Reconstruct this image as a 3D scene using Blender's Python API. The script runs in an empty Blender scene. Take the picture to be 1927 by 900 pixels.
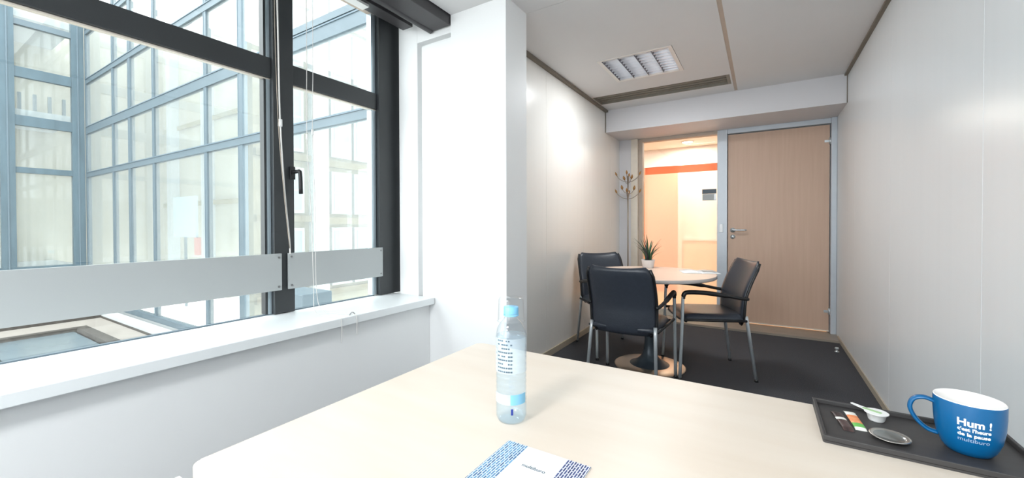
import bpy, bmesh, math, random
from mathutils import Vector, Matrix
random.seed(7)
C = bpy.context.scene.collection
S = bpy.context.scene
PI = math.pi

# ------------------------------------------------------------------ camera
H = 1.12
yaw, pitch, roll = math.radians(31.66), math.radians(0.64), math.radians(-0.14)
fw = Vector((-math.sin(yaw)*math.cos(pitch), math.cos(yaw)*math.cos(pitch), -math.sin(pitch)))
rt = Vector((math.cos(yaw), math.sin(yaw), 0))
up = rt.cross(fw)
rt, up = math.cos(roll)*rt + math.sin(roll)*up, -math.sin(roll)*rt + math.cos(roll)*up
cam = bpy.data.cameras.new('camera')
cam.sensor_width = 36
cam.lens = 762.0/1927*36
cam.shift_y = -18.3/1927
cam.clip_start = 0.02
camo = bpy.data.objects.new('camera', cam)
C.objects.link(camo)
camo.matrix_world = Matrix(((rt.x, up.x, -fw.x, 0), (rt.y, up.y, -fw.y, 0), (rt.z, up.z, -fw.z, H), (0, 0, 0, 1)))
S.camera = camo

# ------------------------------------------------------------------ world, exposure
SKY = 3.1          # overcast sky
LAMP = 24.0        # each ceiling luminaire, W
CORR = 14.0        # corridor lamps, W
w = bpy.data.worlds.new('overcast_sky'); S.world = w; w.use_nodes = True
bg = w.node_tree.nodes['Background']
bg.inputs[0].default_value = (0.93, 0.975, 1.0, 1); bg.inputs[1].default_value = SKY
S.view_settings.view_transform = 'Standard'; S.view_settings.look = 'None'
S.view_settings.gamma = 1; S.view_settings.use_curve_mapping = False
S.view_settings.exposure = 0.9
S.cycles.transparent_max_bounces = 40
S.cycles.max_bounces = 14
S.cycles.transmission_bounces = 14

def portal(loc, rot, sx, sy):
    l = bpy.data.lights.new('daylight_portal', 'AREA'); l.shape = 'RECTANGLE'; l.size = sx; l.size_y = sy
    l.cycles.is_portal = True
    o = bpy.data.objects.new('daylight_portal', l); C.objects.link(o)
    o.location = loc; o.rotation_euler = rot
portal((-2.27, -0.2, 1.6), (0, -PI/2, 0), 2.0, 4.6)
portal((-0.6, -2.65, 1.5), (PI/2, 0, 0), 2.2, 1.9)  # unseen rear opening, added for cool daylight fill

# ------------------------------------------------------------------ materials
def srgb(r, g, b):
    f = lambda c: (c/255/12.92) if c/255 <= 0.04045 else ((c/255+0.055)/1.055)**2.4
    return (f(r), f(g), f(b), 1)

def mat(name, rgb, rough=0.5, metal=0.0, var=0.0, scale=20, stretch=(1, 1, 1), bump=0.0, bscale=None, spec=0.5, rgb2=None):
    m = bpy.data.materials.new(name); m.use_nodes = True
    nt = m.node_tree; b = nt.nodes['Principled BSDF']
    b.inputs['Base Color'].default_value = srgb(*rgb); b.inputs['Roughness'].default_value = rough
    b.inputs['Metallic'].default_value = metal
    b.inputs['Specular IOR Level'].default_value = spec
    tc = nt.nodes.new('ShaderNodeTexCoord'); mp = nt.nodes.new('ShaderNodeMapping')
    mp.inputs['Scale'].default_value = stretch
    nt.links.new(tc.outputs['Object'], mp.inputs[0])
    n = nt.nodes.new('ShaderNodeTexNoise'); n.inputs['Scale'].default_value = scale; n.inputs['Detail'].default_value = 5
    nt.links.new(mp.outputs[0], n.inputs['Vector'])
    cr = nt.nodes.new('ShaderNodeValToRGB')
    c1 = srgb(*rgb); v = max(var, 0.01)
    c2 = srgb(*rgb2) if rgb2 else tuple(max(0, c*(1-v)) for c in c1[:3])+(1,)
    cr.color_ramp.elements[0].position = 0.3; cr.color_ramp.elements[1].position = 0.7
    cr.color_ramp.elements[0].color = c2; cr.color_ramp.elements[1].color = c1
    nt.links.new(n.outputs['Fac'], cr.inputs[0]); nt.links.new(cr.outputs[0], b.inputs['Base Color'])
    if bump:
        n2 = nt.nodes.new('ShaderNodeTexNoise'); n2.inputs['Scale'].default_value = bscale or scale
        n2.inputs['Detail'].default_value = 4
        nt.links.new(mp.outputs[0], n2.inputs['Vector'])
        bp = nt.nodes.new('ShaderNodeBump'); bp.inputs['Strength'].default_value = bump; bp.inputs['Distance'].default_value = 0.01
        nt.links.new(n2.outputs['Fac'], bp.inputs['Height']); nt.links.new(bp.outputs[0], b.inputs['Normal'])
    return m

def glassmat(name, tint=(1, 1, 1), haze=0.0, gloss=0.06, hazecol=(1, 1, 1), rough=0.0, trans=False):
    """thin see-through sheet: transparent + a little mirror + optional whitish film"""
    m = bpy.data.materials.new(name); m.use_nodes = True; nt = m.node_tree; nt.nodes.clear()
    out = nt.nodes.new('ShaderNodeOutputMaterial')
    t = nt.nodes.new('ShaderNodeBsdfTransparent'); t.inputs[0].default_value = (*tint, 1)
    g = nt.nodes.new('ShaderNodeBsdfGlossy'); g.inputs['Roughness'].default_value = rough
    lw = nt.nodes.new('ShaderNodeLayerWeight'); pw = nt.nodes.new('ShaderNodeMath'); pw.operation = 'POWER'; pw.inputs[1].default_value = 4.0
    nt.links.new(lw.outputs['Facing'], pw.inputs[0]); fr = nt.nodes.new('ShaderNodeMath'); fr.operation = 'MULTIPLY_ADD'
    fr.inputs[1].default_value = 0.5; fr.inputs[2].default_value = gloss*0.7; nt.links.new(pw.outputs[0], fr.inputs[0])
    mx = nt.nodes.new('ShaderNodeMixShader')
    nt.links.new(fr.outputs[0], mx.inputs[0]); nt.links.new(t.outputs[0], mx.inputs[1]); nt.links.new(g.outputs[0], mx.inputs[2])
    last = mx
    if haze > 0:
        d = nt.nodes.new('ShaderNodeBsdfDiffuse' if not trans else 'ShaderNodeBsdfTranslucent'); d.inputs[0].default_value = (*hazecol, 1)
        m2 = nt.nodes.new('ShaderNodeMixShader')
        tc = nt.nodes.new('ShaderNodeTexCoord'); mp = nt.nodes.new('ShaderNodeMapping'); mp.inputs['Scale'].default_value = (1, 1, 0.25)
        n = nt.nodes.new('ShaderNodeTexNoise'); n.inputs['Scale'].default_value = 2.0; n.inputs['Detail'].default_value = 4
        nt.links.new(tc.outputs['Object'], mp.inputs[0]); nt.links.new(mp.outputs[0], n.inputs['Vector'])
        mr = nt.nodes.new('ShaderNodeMapRange'); mr.inputs['From Min'].default_value = 0.3; mr.inputs['From Max'].default_value = 0.7
        mr.inputs['To Min'].default_value = haze*0.75; mr.inputs['To Max'].default_value = min(1, haze*1.25)
        nt.links.new(n.outputs['Fac'], mr.inputs[0]); nt.links.new(mr.outputs[0], m2.inputs[0])
        nt.links.new(last.outputs[0], m2.inputs[1]); nt.links.new(d.outputs[0], m2.inputs[2]); last = m2
    nt.links.new(last.outputs[0], out.inputs[0])
    return m

def emis(name, rgb, strength):
    m = bpy.data.materials.new(name); m.use_nodes = True; nt = m.node_tree; nt.nodes.clear()
    out = nt.nodes.new('ShaderNodeOutputMaterial'); e = nt.nodes.new('ShaderNodeEmission')
    e.inputs[0].default_value = srgb(*rgb); e.inputs[1].default_value = strength
    nt.links.new(e.outputs[0], out.inputs[0]); return m

def woodmat(name, rgb, rgb2, axis, rough=0.45, sc=9.0, stretch=14):
    st = [stretch]*3; st[axis] = 0.8
    return mat(name, rgb, rough, var=0.1, scale=sc, stretch=tuple(s/4 for s in st), rgb2=rgb2)

M = {}
M['wall_white'] = mat('painted_white_wall', (242, 243, 243), 0.5, var=0.015, scale=3)
M['partition'] = mat('satin_white_partition', (233, 231, 226), 0.28, var=0.02, scale=6, stretch=(3, 3, 0.1))
M['partition_r'] = mat('satin_white_partition_panel', (226, 229, 231), 0.3, var=0.02, scale=6, stretch=(3, 3, 0.1))
M['ceiling'] = mat('ceiling_panel_paint', (224, 223, 223), 0.6, var=0.03, scale=1.5)
M['joint'] = mat('tan_joint', (196, 180, 165), 0.6, var=0.05)
M['dark_gap'] = mat('brown_grey_shadow_rail', (126, 117, 105), 0.6, var=0.1)
M['vent'] = mat('grey_air_slot', (140, 134, 123), 0.6, var=0.1, scale=30)
M['frame_dark'] = mat('charcoal_lacquer_frame', (52, 55, 57), 0.35, var=0.08, scale=4)
M['blind_dark'] = mat('dark_grey_cassette', (62, 60, 62), 0.4, var=0.05)
M['bead'] = mat('pale_aluminium_bead', (185, 200, 208), 0.3, 0.6, var=0.03)
M['bead_tan'] = mat('warm_aluminium_bead', (224, 216, 202), 0.35, 0.3, var=0.05)
M['sill'] = mat('white_sill_laminate', (238, 242, 243), 0.35, var=0.02, scale=5)
M['guard'] = mat('light_grey_guard_panel', (170, 174, 174), 0.4, var=0.02, scale=4)
M['screw'] = mat('steel_screw', (150, 150, 150), 0.3, 0.9, var=0.05)
M['white_plastic'] = mat('white_plastic', (240, 240, 238), 0.35, var=0.02)
M['cord'] = mat('white_cord', (225, 222, 218), 0.7, var=0.03)
M['carpet'] = mat('charcoal_carpet', (96, 97, 101), 0.95, var=0.5, scale=260, bump=0.5, bscale=400, rgb2=(56, 56, 60), spec=0.1)
M['threshold'] = mat('grey_brown_threshold', (158, 147, 134), 0.4, var=0.15, scale=14, stretch=(0.3, 3, 1))
M['base_tan'] = mat('tan_baseboard', (190, 180, 162), 0.4, 0.2, var=0.05)
M['beam'] = mat('lilac_grey_beam_paint', (214, 213, 216), 0.5, var=0.02, scale=3)
M['steel_frame'] = mat('blue_grey_door_frame', (200, 208, 216), 0.35, 0.1, var=0.03)
M['door'] = woodmat('pale_oak_door', (208, 178, 156), (202, 171, 149), 2)
M['desk'] = mat('pale_maple_desk', (221, 210, 197), 0.38, var=0.1, scale=2.2, stretch=(0.7, 4.5, 1), rgb2=(212, 198, 182))
M['desk_edge'] = mat('pale_desk_edge', (238, 230, 216), 0.4, var=0.03)
M['table'] = mat('pale_maple_table', (228, 204, 186), 0.35, var=0.06, scale=5, stretch=(1, 5, 1))
M['table_edge'] = mat('grey_table_edge', (196, 188, 184), 0.45, var=0.04)
M['chrome'] = mat('brushed_chrome', (205, 212, 216), 0.28, 0.65, var=0.05, scale=60)
M['base_metal'] = mat('satin_steel_base', (190, 176, 160), 0.3, 0.85, var=0.08, scale=8)
M['column'] = mat('dark_blue_grey_column', (58, 68, 76), 0.35, 0.3, var=0.06)
M['leather'] = mat('black_leatherette', (52, 57, 66), 0.32, var=0.12, scale=40, bump=0.15, bscale=120)
M['black'] = mat('black_plastic', (24, 24, 26), 0.4, var=0.05)
M['brass'] = mat('bronze_leaf', (166, 122, 70), 0.4, 0.5, var=0.15, scale=60)
M['rack'] = mat('grey_brown_rack_pole', (150, 140, 128), 0.4, 0.6, var=0.05)
M['pot'] = mat('white_ceramic_pot', (236, 233, 232), 0.3, var=0.02)
M['soil'] = mat('dark_soil', (50, 38, 28), 0.9, var=0.4, scale=80)
M['leaf'] = mat('dark_green_leaf', (58, 98, 66), 0.5, var=0.4, scale=18)
M['leaf2'] = mat('grey_purple_leaf', (92, 88, 92), 0.5, var=0.3, scale=18)
M['paper'] = mat('white_paper', (242, 244, 244), 0.6, var=0.01)
M['tray'] = mat('dark_grey_brown_tray', (58, 56, 56), 0.5, var=0.2, scale=12, stretch=(1, 6, 1))
M['mug_blue'] = mat('blue_glaze', (0, 90, 142), 0.3, var=0.03, scale=10)
M['mug_white'] = mat('white_glaze', (246, 243, 240), 0.25, var=0.01)
M['print_white'] = mat('white_print', (240, 246, 250), 0.5, var=0.01)
M['print_grey'] = mat('grey_print', (150, 172, 200), 0.5, var=0.01)
M['steel'] = mat('polished_steel', (190, 186, 180), 0.25, 0.9, var=0.05, scale=40)
M['steel_dark'] = mat('steel_well', (150, 152, 150), 0.22, 0.8, var=0.05, scale=40)
M['stick_brown'] = mat('brown_sachet', (84, 60, 56), 0.4, var=0.5, scale=90, rgb2=(40, 34, 36))
M['stick_white'] = mat('white_sachet_paper', (238, 238, 230), 0.5, var=0.02)
M['orange'] = mat('orange_print', (232, 120, 62), 0.5, var=0.25, scale=160, rgb2=(240, 170, 120))
M['green'] = mat('green_print', (110, 190, 90), 0.5, var=0.1, scale=60)
M['foil_green'] = mat('pale_green_foil', (170, 205, 150), 0.4, var=0.12, scale=60)
M['glass'] = glassmat('window_glass', (0.97, 0.99, 0.985))
M['pet'] = glassmat('clear_bottle_plastic', (0.94, 0.975, 1.0), gloss=0.10)
M['cup_clear'] = glassmat('clear_cup_plastic', (0.975, 0.985, 0.99), gloss=0.05)
M['cap'] = mat('light_blue_cap', (126, 196, 236), 0.35, var=0.03)
M['label_blue'] = mat('light_blue_label', (132, 194, 228), 0.5, var=0.05)
M['label_clear'] = glassmat('clear_printed_film', (0.96, 0.985, 1.0), haze=0.25, hazecol=(0.85, 0.94, 1))
M['ink'] = mat('dark_label_ink', (84, 102, 116), 0.6, var=0.05)
M['ink_navy'] = mat('navy_label_ink', (36, 56, 140), 0.6, var=0.05)
# outdoors
M['ext_frame'] = mat('pale_blue_steel_frame', (92, 106, 114), 0.5, var=0.12, scale=3)
M['ext_frame_dark'] = mat('blue_grey_steel_post', (78, 98, 108), 0.5, var=0.25, scale=6, stretch=(1, 1, 0.2))
M['ext_glass'] = glassmat('hazy_courtyard_glass', (0.94, 0.97, 0.975), haze=0.15, hazecol=(0.55, 0.57, 0.56))
M['ext_line'] = mat('dark_grey_seal', (92, 108, 118), 0.6, var=0.1)
M['cream'] = mat('cream_render', (176, 168, 152), 0.8, var=0.08, scale=1.2)
M['ext_white'] = mat('white_render', (184, 186, 186), 0.8, var=0.05, scale=1.2)
M['ext_pane'] = mat('pale_window_pane', (104, 116, 122), 0.2, var=0.1, scale=1)
M['tan_band'] = mat('tan_lintel', (140, 128, 100), 0.8, var=0.1, scale=3)
M['terrace'] = mat('pale_terrace_roofing', (160, 152, 144), 0.85, var=0.12, scale=2.5)
M['gravel'] = mat('dark_gravel_edge', (84, 78, 72), 0.9, var=0.5, scale=12)
M['poster'] = mat('pale_blue_notice', (190, 206, 218), 0.6, var=0.03)
M['red'] = mat('faded_red', (196, 120, 108), 0.6, var=0.1)
M['wing_cream'] = mat('cream_masonry', (126, 116, 94), 0.8, var=0.1, scale=1.2)
M['wing_white'] = mat('white_window_frame', (150, 151, 150), 0.8, var=0.05, scale=1.2)
M['wing_tan'] = mat('tan_masonry_band', (98, 86, 62), 0.8, var=0.1, scale=3)
M['wing_pane'] = mat('grey_wing_pane', (118, 126, 129), 0.2, var=0.1, scale=1)
# corridor
M['corr_wall'] = mat('warm_cream_corridor_wall', (242, 230, 222), 0.6, var=0.03, scale=2)
M['corr_door'] = mat('salmon_corridor_door', (222, 150, 116), 0.5, var=0.06, scale=2, stretch=(3, 3, 0.3))
M['corr_wains'] = mat('tan_corridor_dado', (236, 210, 180), 0.6, var=0.04)
M['corr_ceil'] = mat('cream_corridor_ceiling', (248, 238, 222), 0.7, var=0.02)
M['corr_floor'] = mat('tan_corridor_floor', (214, 176, 132), 0.5, var=0.08, scale=6)

def film_mat():
    m = bpy.data.materials.new('frosted_film'); m.use_nodes = True; nt = m.node_tree; nt.nodes.clear()
    out = nt.nodes.new('ShaderNodeOutputMaterial')
    t = nt.nodes.new('ShaderNodeBsdfTransparent'); t.inputs[0].default_value = (1, 0.98, 0.95, 1)
    tl = nt.nodes.new('ShaderNodeBsdfTranslucent'); tl.inputs[0].default_value = (0.98, 0.95, 0.9, 1)
    r = nt.nodes.new('ShaderNodeBsdfRefraction'); r.inputs['Roughness'].default_value = 0.32; r.inputs['IOR'].default_value = 1.02
    r.inputs[0].default_value = (1, 0.98, 0.94, 1)
    m1 = nt.nodes.new('ShaderNodeMixShader'); m1.inputs[0].default_value = 0.4
    nt.links.new(r.outputs[0], m1.inputs[1]); nt.links.new(tl.outputs[0], m1.inputs[2])
    m2 = nt.nodes.new('ShaderNodeMixShader'); m2.inputs[0].default_value = 0.62
    nt.links.new(t.outputs[0], m2.inputs[1]); nt.links.new(m1.outputs[0], m2.inputs[2])
    nt.links.new(m2.outputs[0], out.inputs[0]); return m
M['film'] = film_mat()
def strip_mat():
    m = bpy.data.materials.new('orange_brown_film_strip'); m.use_nodes = True; nt = m.node_tree; nt.nodes.clear()
    out = nt.nodes.new('ShaderNodeOutputMaterial')
    t = nt.nodes.new('ShaderNodeBsdfTransparent'); t.inputs[0].default_value = srgb(246, 210, 192)
    d = nt.nodes.new('ShaderNodeBsdfTranslucent'); d.inputs[0].default_value = srgb(226, 168, 144)
    n = nt.nodes.new('ShaderNodeTexNoise'); n.inputs['Scale'].default_value = 30
    m1 = nt.nodes.new('ShaderNodeMixShader'); m1.inputs[0].default_value = 0.7
    nt.links.new(t.outputs[0], m1.inputs[1]); nt.links.new(d.outputs[0], m1.inputs[2])
    nt.links.new(m1.outputs[0], out.inputs[0]); return m
M['strip'] = strip_mat()

# ------------------------------------------------------------------ helpers
def link(name, bm, m, parent=None, smooth=False, loc=None):
    me = bpy.data.meshes.new(name); bm.normal_update(); bm.to_mesh(me); bm.free()
    for p in me.polygons: p.use_smooth = smooth
    ms = m if isinstance(m, (list, tuple)) else [m]
    for k in ms: me.materials.append(M[k] if isinstance(k, str) else k)
    o = bpy.data.objects.new(name, me); C.objects.link(o)
    if parent is not None: o.parent = parent
    if loc is not None: o.location = loc
    return o

def addbox(bm, x0, x1, y0, y1, z0, z1, bev=0.0):
    vs = [bm.verts.new((x, y, z)) for x in (x0, x1) for y in (y0, y1) for z in (z0, z1)]
    idx = ((0, 1, 3, 2), (4, 6, 7, 5), (0, 4, 5, 1), (2, 3, 7, 6), (0, 2, 6, 4), (1, 5, 7, 3))
    fs = [bm.faces.new([vs[i] for i in f]) for f in idx]
    bmesh.ops.recalc_face_normals(bm, faces=fs)
    if bev > 0:
        es = list({e for f in fs for e in f.edges})
        bmesh.ops.bevel(bm, geom=es, offset=bev, segments=2, affect='EDGES', profile=0.5)
    return fs

def box(name, m, x0, x1, y0, y1, z0, z1, parent=None, bev=0.0, kind=None):
    bm = bmesh.new(); addbox(bm, x0, x1, y0, y1, z0, z1, bev)
    o = link(name, bm, m, parent)
    if kind: o['kind'] = kind
    return o

def struct(name, m, *b, **k): return box(name, m, *b, kind='structure', **k)

def empty(name, loc=(0, 0, 0), rz=0, parent=None):
    o = bpy.data.objects.new(name, None); C.objects.link(o); o.location = loc; o.rotation_euler = (0, 0, rz)
    o.empty_display_size = 0.1
    if parent is not None: o.parent = parent
    return o

def tag(o, label, cat, group=None, kind=None):
    if label: o['label'] = label
    if cat: o['category'] = cat
    if group: o['group'] = group
    if kind: o['kind'] = kind
    return o

def tube(bm, pts, r, n=10, cap=True):
    pts = [Vector(p) for p in pts]; rr = r if isinstance(r, (list, tuple)) else [r]*len(pts)
    rings = []; nrm = None
    for i, p in enumerate(pts):
        d = (pts[min(i+1, len(pts)-1)] - pts[max(i-1, 0)]).normalized()
        if nrm is None:
            a = Vector((0, 0, 1)) if abs(d.z) < 0.9 else Vector((1, 0, 0))
            nrm = d.cross(a).normalized()
        else:
            nrm = (nrm - d*nrm.dot(d)).normalized()
        b = d.cross(nrm)
        rings.append([bm.verts.new(p + (nrm*math.cos(2*PI*k/n) + b*math.sin(2*PI*k/n))*rr[i]) for k in range(n)])
    for a, b in zip(rings, rings[1:]):
        for k in range(n): bm.faces.new((a[k], a[(k+1) % n], b[(k+1) % n], b[k]))
    if cap:
        bm.faces.new(rings[0][::-1]); bm.faces.new(rings[-1])

def lathe(bm, prof, n=40, closed_bottom=True, closed_top=False, mi=None):
    rings = []
    for j, (r, z) in enumerate(prof):
        if r < 1e-6: rings.append([bm.verts.new((0, 0, z))])
        else: rings.append([bm.verts.new((r*math.cos(2*PI*k/n), r*math.sin(2*PI*k/n), z)) for k in range(n)])
    for j, (a, b) in enumerate(zip(rings, rings[1:])):
        for k in range(n):
            k2 = (k+1) % n
            if len(a) == 1 and len(b) == 1: continue
            if len(a) == 1: f = bm.faces.new((a[0], b[k2], b[k]))
            elif len(b) == 1: f = bm.faces.new((a[k], a[k2], b[0]))
            else: f = bm.faces.new((a[k], a[k2], b[k2], b[k]))
            if mi: f.material_index = mi[j]
    return rings

def smoothpath(pts, k=6):
    """Catmull-Rom through the points"""
    P = [Vector(p) for p in pts]; P = [2*P[0]-P[1]] + P + [2*P[-1]-P[-2]]; out = []
    for i in range(1, len(P)-2):
        for s in range(k):
            t = s/k
            out.append(0.5*((2*P[i]) + (P[i+1]-P[i-1])*t + (2*P[i-1]-5*P[i]+4*P[i+1]-P[i+2])*t*t + (3*P[i]-P[i-1]-3*P[i+1]+P[i+2])*t**3))
    out.append(P[-2]); return out

def copy_tree(o, parent=None):
    c = o.copy(); C.objects.link(c)
    if parent is not None: c.parent = parent
    for ch in list(o.children): copy_tree(ch, c)
    return c

# ------------------------------------------------------------------ the room shell
XL, XR, YE, ZC, YB = -1.54, 0.633, 5.15, 2.43, -2.6
XG = -2.24
fl = struct('floor', 'carpet', XL-0.5, XR+0.1, YB, 4.83, -0.06, 0.0)
struct('trim_3', 'threshold', XL, XR, 4.83, 5.19, -0.05, 0.022)
# right wall: demountable panels on a core
wr = struct('wall_right', 'partition_r', XR+0.02, XR+0.12, YB, 5.25, 0, 2.6)
ys = [-2.6, -1.35, -0.1, 0.9, 1.995, 3.148, 4.2, 5.25]
for a, b in zip(ys, ys[1:]):
    box('wall_panel', 'partition_r', XR, XR+0.02, a+0.0012, b-0.0012, 0.0, ZC, parent=wr, bev=0.0008)
struct('baseboard_right', 'base_tan', XR-0.008, XR, YB, 4.95, 0.0, 0.045, bev=0.002)
struct('trim_1', 'dark_gap', XR-0.022, XR, YB, 4.55, ZC-0.016, ZC)
# left partition
wl = struct('wall_left', 'partition', XL-0.12, XL-0.02, 2.2, 5.25, 0, 2.6)
ys = [2.2, 3.05, 3.9, 4.75, 5.25]
for a, b in zip(ys, ys[1:]):
    box('wall_panel', 'partition', XL-0.02, XL, a+0.0012, b-0.0012, 0.0, ZC, parent=wl, bev=0.0008)
struct('baseboard_left', 'base_tan', XL, XL+0.012, 2.2, 5.1, 0.0, 0.055, bev=0.002)
struct('trim_2', 'dark_gap', XL, XL+0.035, 2.2, 4.55, ZC-0.022, ZC)
# back wall behind the camera, and the wall under the window
wb = struct('wall_behind', 'wall_white', -2.4, XR+0.12, YB-0.1, YB, 0, 0.6)  # the unseen opening above it is added to let in fill daylight
box('wall_top', 'wall_white', -2.4, XR+0.12, YB-0.1, YB, 2.40, 2.7, parent=wb)
box('wall_side', 'wall_white', -2.4, -1.65, YB-0.1, YB, 0.6, 2.40, parent=wb)
box('wall_side', 'wall_white', 0.45, XR+0.12, YB-0.1, YB, 0.6, 2.40, parent=wb)
struct('wall_window', 'wall_white', -2.3, -1.87, YB, 1.99, -0.0, 0.60)
struct('wall_window_end', 'wall_white', -2.4, -2.14, YB, -2.3, 0.645, 2.7)
sill = struct('trim_4', 'sill', XG, -1.82, YB, 1.985, 0.602, 0.645, bev=0.003)
struct('trim_5', 'ext_line', XG+0.001, XG+0.022, -2.3, 1.83, 0.645, 0.650)
# return wall beside the window: white post, grooved inset panel
rw = struct('wall_return', 'wall_white', -2.26, -1.55, 2.035, 2.16, 0, 2.7)
box('post', 'wall_white', -2.14, -1.965, 1.985, 2.035, 0.0, 2.7, parent=rw, bev=0.002)
box('header_rail', 'wall_white', -1.965, -1.655, 1.985, 2.035, 2.335, 2.7, parent=rw, bev=0.002)
box('inset_panel', 'wall_white', -1.932, -1.655, 1.992, 2.035, 0.0, 2.305, parent=rw, bev=0.002)
struct('wall_pillar', 'wall_white', -1.66, -1.25, 1.965, 2.205, 0, 2.6, bev=0.003)

# ceiling: backing slab, lowered panels with openings for the luminaire and the air slot
ce = struct('ceiling', 'ceiling', -2.4, XR+0.12, YB, 5.25, 2.66, 2.72)
def panel(name, x0, x1, y0, y1, holes, parent, m='ceiling', z0=ZC, z1=ZC+0.02):
    xs = sorted({x0, x1, *[h[0] for h in holes], *[h[1] for h in holes]})
    yy = sorted({y0, y1, *[h[2] for h in holes], *[h[3] for h in holes]})
    bm = bmesh.new()
    for a, b in zip(xs, xs[1:]):
        for c, d in zip(yy, yy[1:]):
            cx, cy = (a+b)/2, (c+d)/2
            if any(h[0] < cx < h[1] and h[2] < cy < h[3] for h in holes): continue
            addbox(bm, a, b, c, d, z0, z1)
    return link(name, bm, m, parent)
LH = (-1.135, -0.565, 3.14, 3.70)          # luminaire in view
L2 = (-0.95, -0.35, -1.3, -0.70)           # unseen luminaire behind the camera, added for fill light
L3 = (-0.95, -0.35, -2.4, -1.80)  # second unseen luminaire, farther back, also added for fill light
VH = (-1.50, -0.245, 4.02, 4.30)
panel('ceiling_panel', XL, -0.232, 2.2, 4.56, [LH, VH], ce)
panel('ceiling_panel', -0.205, XR, 1.2, 4.56, [], ce)
panel('ceiling_panel', -1.655, -0.232, 1.0, 2.197, [], ce)
panel('ceiling_panel', -1.655, -0.232, YB, 0.997, [L2, L3], ce)
panel('ceiling_panel', -0.205, XR, YB, 1.197, [], ce)
box('joint_strip', 'joint', -0.232, -0.205, YB, 4.56, ZC+0.004, ZC+0.014, parent=ce)
# boxed beam above the door wall
struct('beam', 'beam', XL, XR, 4.55, 5.25, 2.178, 2.64)
tr = struct('trim_6', 'dark_gap', XL, XL+0.01, 4.543, 4.551, 2.178, ZC)
struct('trim_7', 'dark_gap', XR-0.006, XR, 4.543, 4.551, 2.178, ZC)

# air slot
v = empty('air_vent', (-0.8725, 4.16, ZC)); tag(v, 'long dark recessed air slot in the ceiling before the beam', 'vent')
bm = bmesh.new(); addbox(bm, -0.625, 0.625, -0.137, 0.137, 0.045, 0.05); link('back_plate', bm, 'vent', v)
bm = bmesh.new()
addbox(bm, -0.627, -0.615, -0.14, 0.14, 0.0, 0.05); addbox(bm, 0.600, 0.627, -0.14, 0.14, 0.0, 0.05)
addbox(bm, -0.615, 0.600, -0.14, -0.132, 0.0, 0.05); addbox(bm, -0.615, 0.600, 0.132, 0.14, 0.0, 0.05)
link('frame', bm, 'vent', v)
for k in range(4):
    bm = bmesh.new(); y = -0.10+k*0.066; addbox(bm, -0.612, 0.598, y-0.018, y+0.018, 0.022, 0.028); link('slat', bm, 'vent', v)

# luminaires
M['tube_on'] = emis('fluorescent_tube', (255, 250, 240), 2.5)
M['louver'] = mat('mirror_louver', (225, 230, 238), 0.3, 0.8, var=0.04, scale=50)
M['louver_dark'] = mat('dark_louver_ridge', (96, 92, 100), 0.3, 0.6, var=0.3, scale=60)
M['lum_white'] = mat('luminaire_white', (232, 228, 224), 0.4, var=0.02)
def luminaire(x0, x1, y0, y1, label, group=None, power=1.0):
    cx, cy = (x0+x1)/2, (y0+y1)/2; W = (x1-x0)/2-0.002; D = (y1-y0)/2-0.002
    t = empty('ceiling_light', (cx, cy, ZC)); tag(t, label, 'lamp', group)
    bm = bmesh.new(); addbox(bm, -W, W, -D, D, 0.085, 0.09); link('housing', bm, 'lum_white', t)
    bm = bmesh.new()
    for a in (-1, 1):
        addbox(bm, min(a*W, a*(W-0.028)), max(a*W, a*(W-0.028)), -D, D, -0.004, 0.085)
        addbox(bm, -W+0.028, W-0.028, min(a*D, a*(D-0.02)), max(a*D, a*(D-0.02)), -0.004, 0.085)
    link('frame', bm, 'lum_white', t)
    w2 = W-0.028; d2 = D-0.02; cw = 2*w2/4
    for k in range(5):      # V-shaped mirror ridges between the tubes
        x = -w2+k*cw; bm = bmesh.new(); h = 0.018
        a = max(x-h, -w2); b = min(x+h, w2)
        v8 = [bm.verts.new(p) for p in ((a, -d2, 0.05), (b, -d2, 0.05), (x, -d2, 0.0), (a, d2, 0.05), (b, d2, 0.05), (x, d2, 0.0))]
        bm.faces.new((v8[0], v8[1], v8[2])); bm.faces.new((v8[3], v8[5], v8[4]))
        bm.faces.new((v8[0], v8[2], v8[5], v8[3])); bm.faces.new((v8[1], v8[4], v8[5], v8[2])); bm.faces.new((v8[0], v8[3], v8[4], v8[1]))
        link('louver_ridge', bm, 'louver_dark', t)
    for k in range(4):
        x = -w2+(k+0.5)*cw
        bm = bmesh.new(); tube(bm, [(x, -d2+0.01, 0.060), (x, d2-0.01, 0.060)], 0.010, 10); link('tube', bm, 'tube_on', t, True)
        for j in range(9):
            y = -d2+(j+0.5)*2*d2/9
            bm = bmesh.new()
            vs = [bm.verts.new(p) for p in ((x-cw/2+0.006, y-0.001, 0.0), (x+cw/2-0.006, y-0.001, 0.0), (x+cw/2-0.018, y-0.006, 0.04), (x, y-0.006, 0.028), (x-cw/2+0.018, y-0.006, 0.04))]
            f = bm.faces.new(vs)
            r = bmesh.ops.extrude_face_region(bm, geom=[f]); 
            for q in r['geom']:
                if isinstance(q, bmesh.types.BMVert): q.co.y += 0.004 if q.co.z < 0.005 else 0.012
            bmesh.ops.recalc_face_normals(bm, faces=bm.faces[:])
            link('louver_blade', bm, 'louver', t)
    l = bpy.data.lights.new('lamp_glow', 'AREA'); l.shape = 'RECTANGLE'; l.size = 2*w2-0.07; l.size_y = 2*d2-0.06; l.energy = LAMP*power
    l.color = (0.94, 0.975, 1.0)
    o = bpy.data.objects.new('lamp_glow', l); C.objects.link(o); o.parent = t; o.location = (0, 0, -0.006)
    return t
luminaire(*LH, 'square recessed ceiling luminaire with mirrored louvers above the round table', power=0.44)
luminaire(*L2, 'unseen square ceiling luminaire behind the camera, added for fill light', 'ceiling luminaires added out of view')
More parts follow.
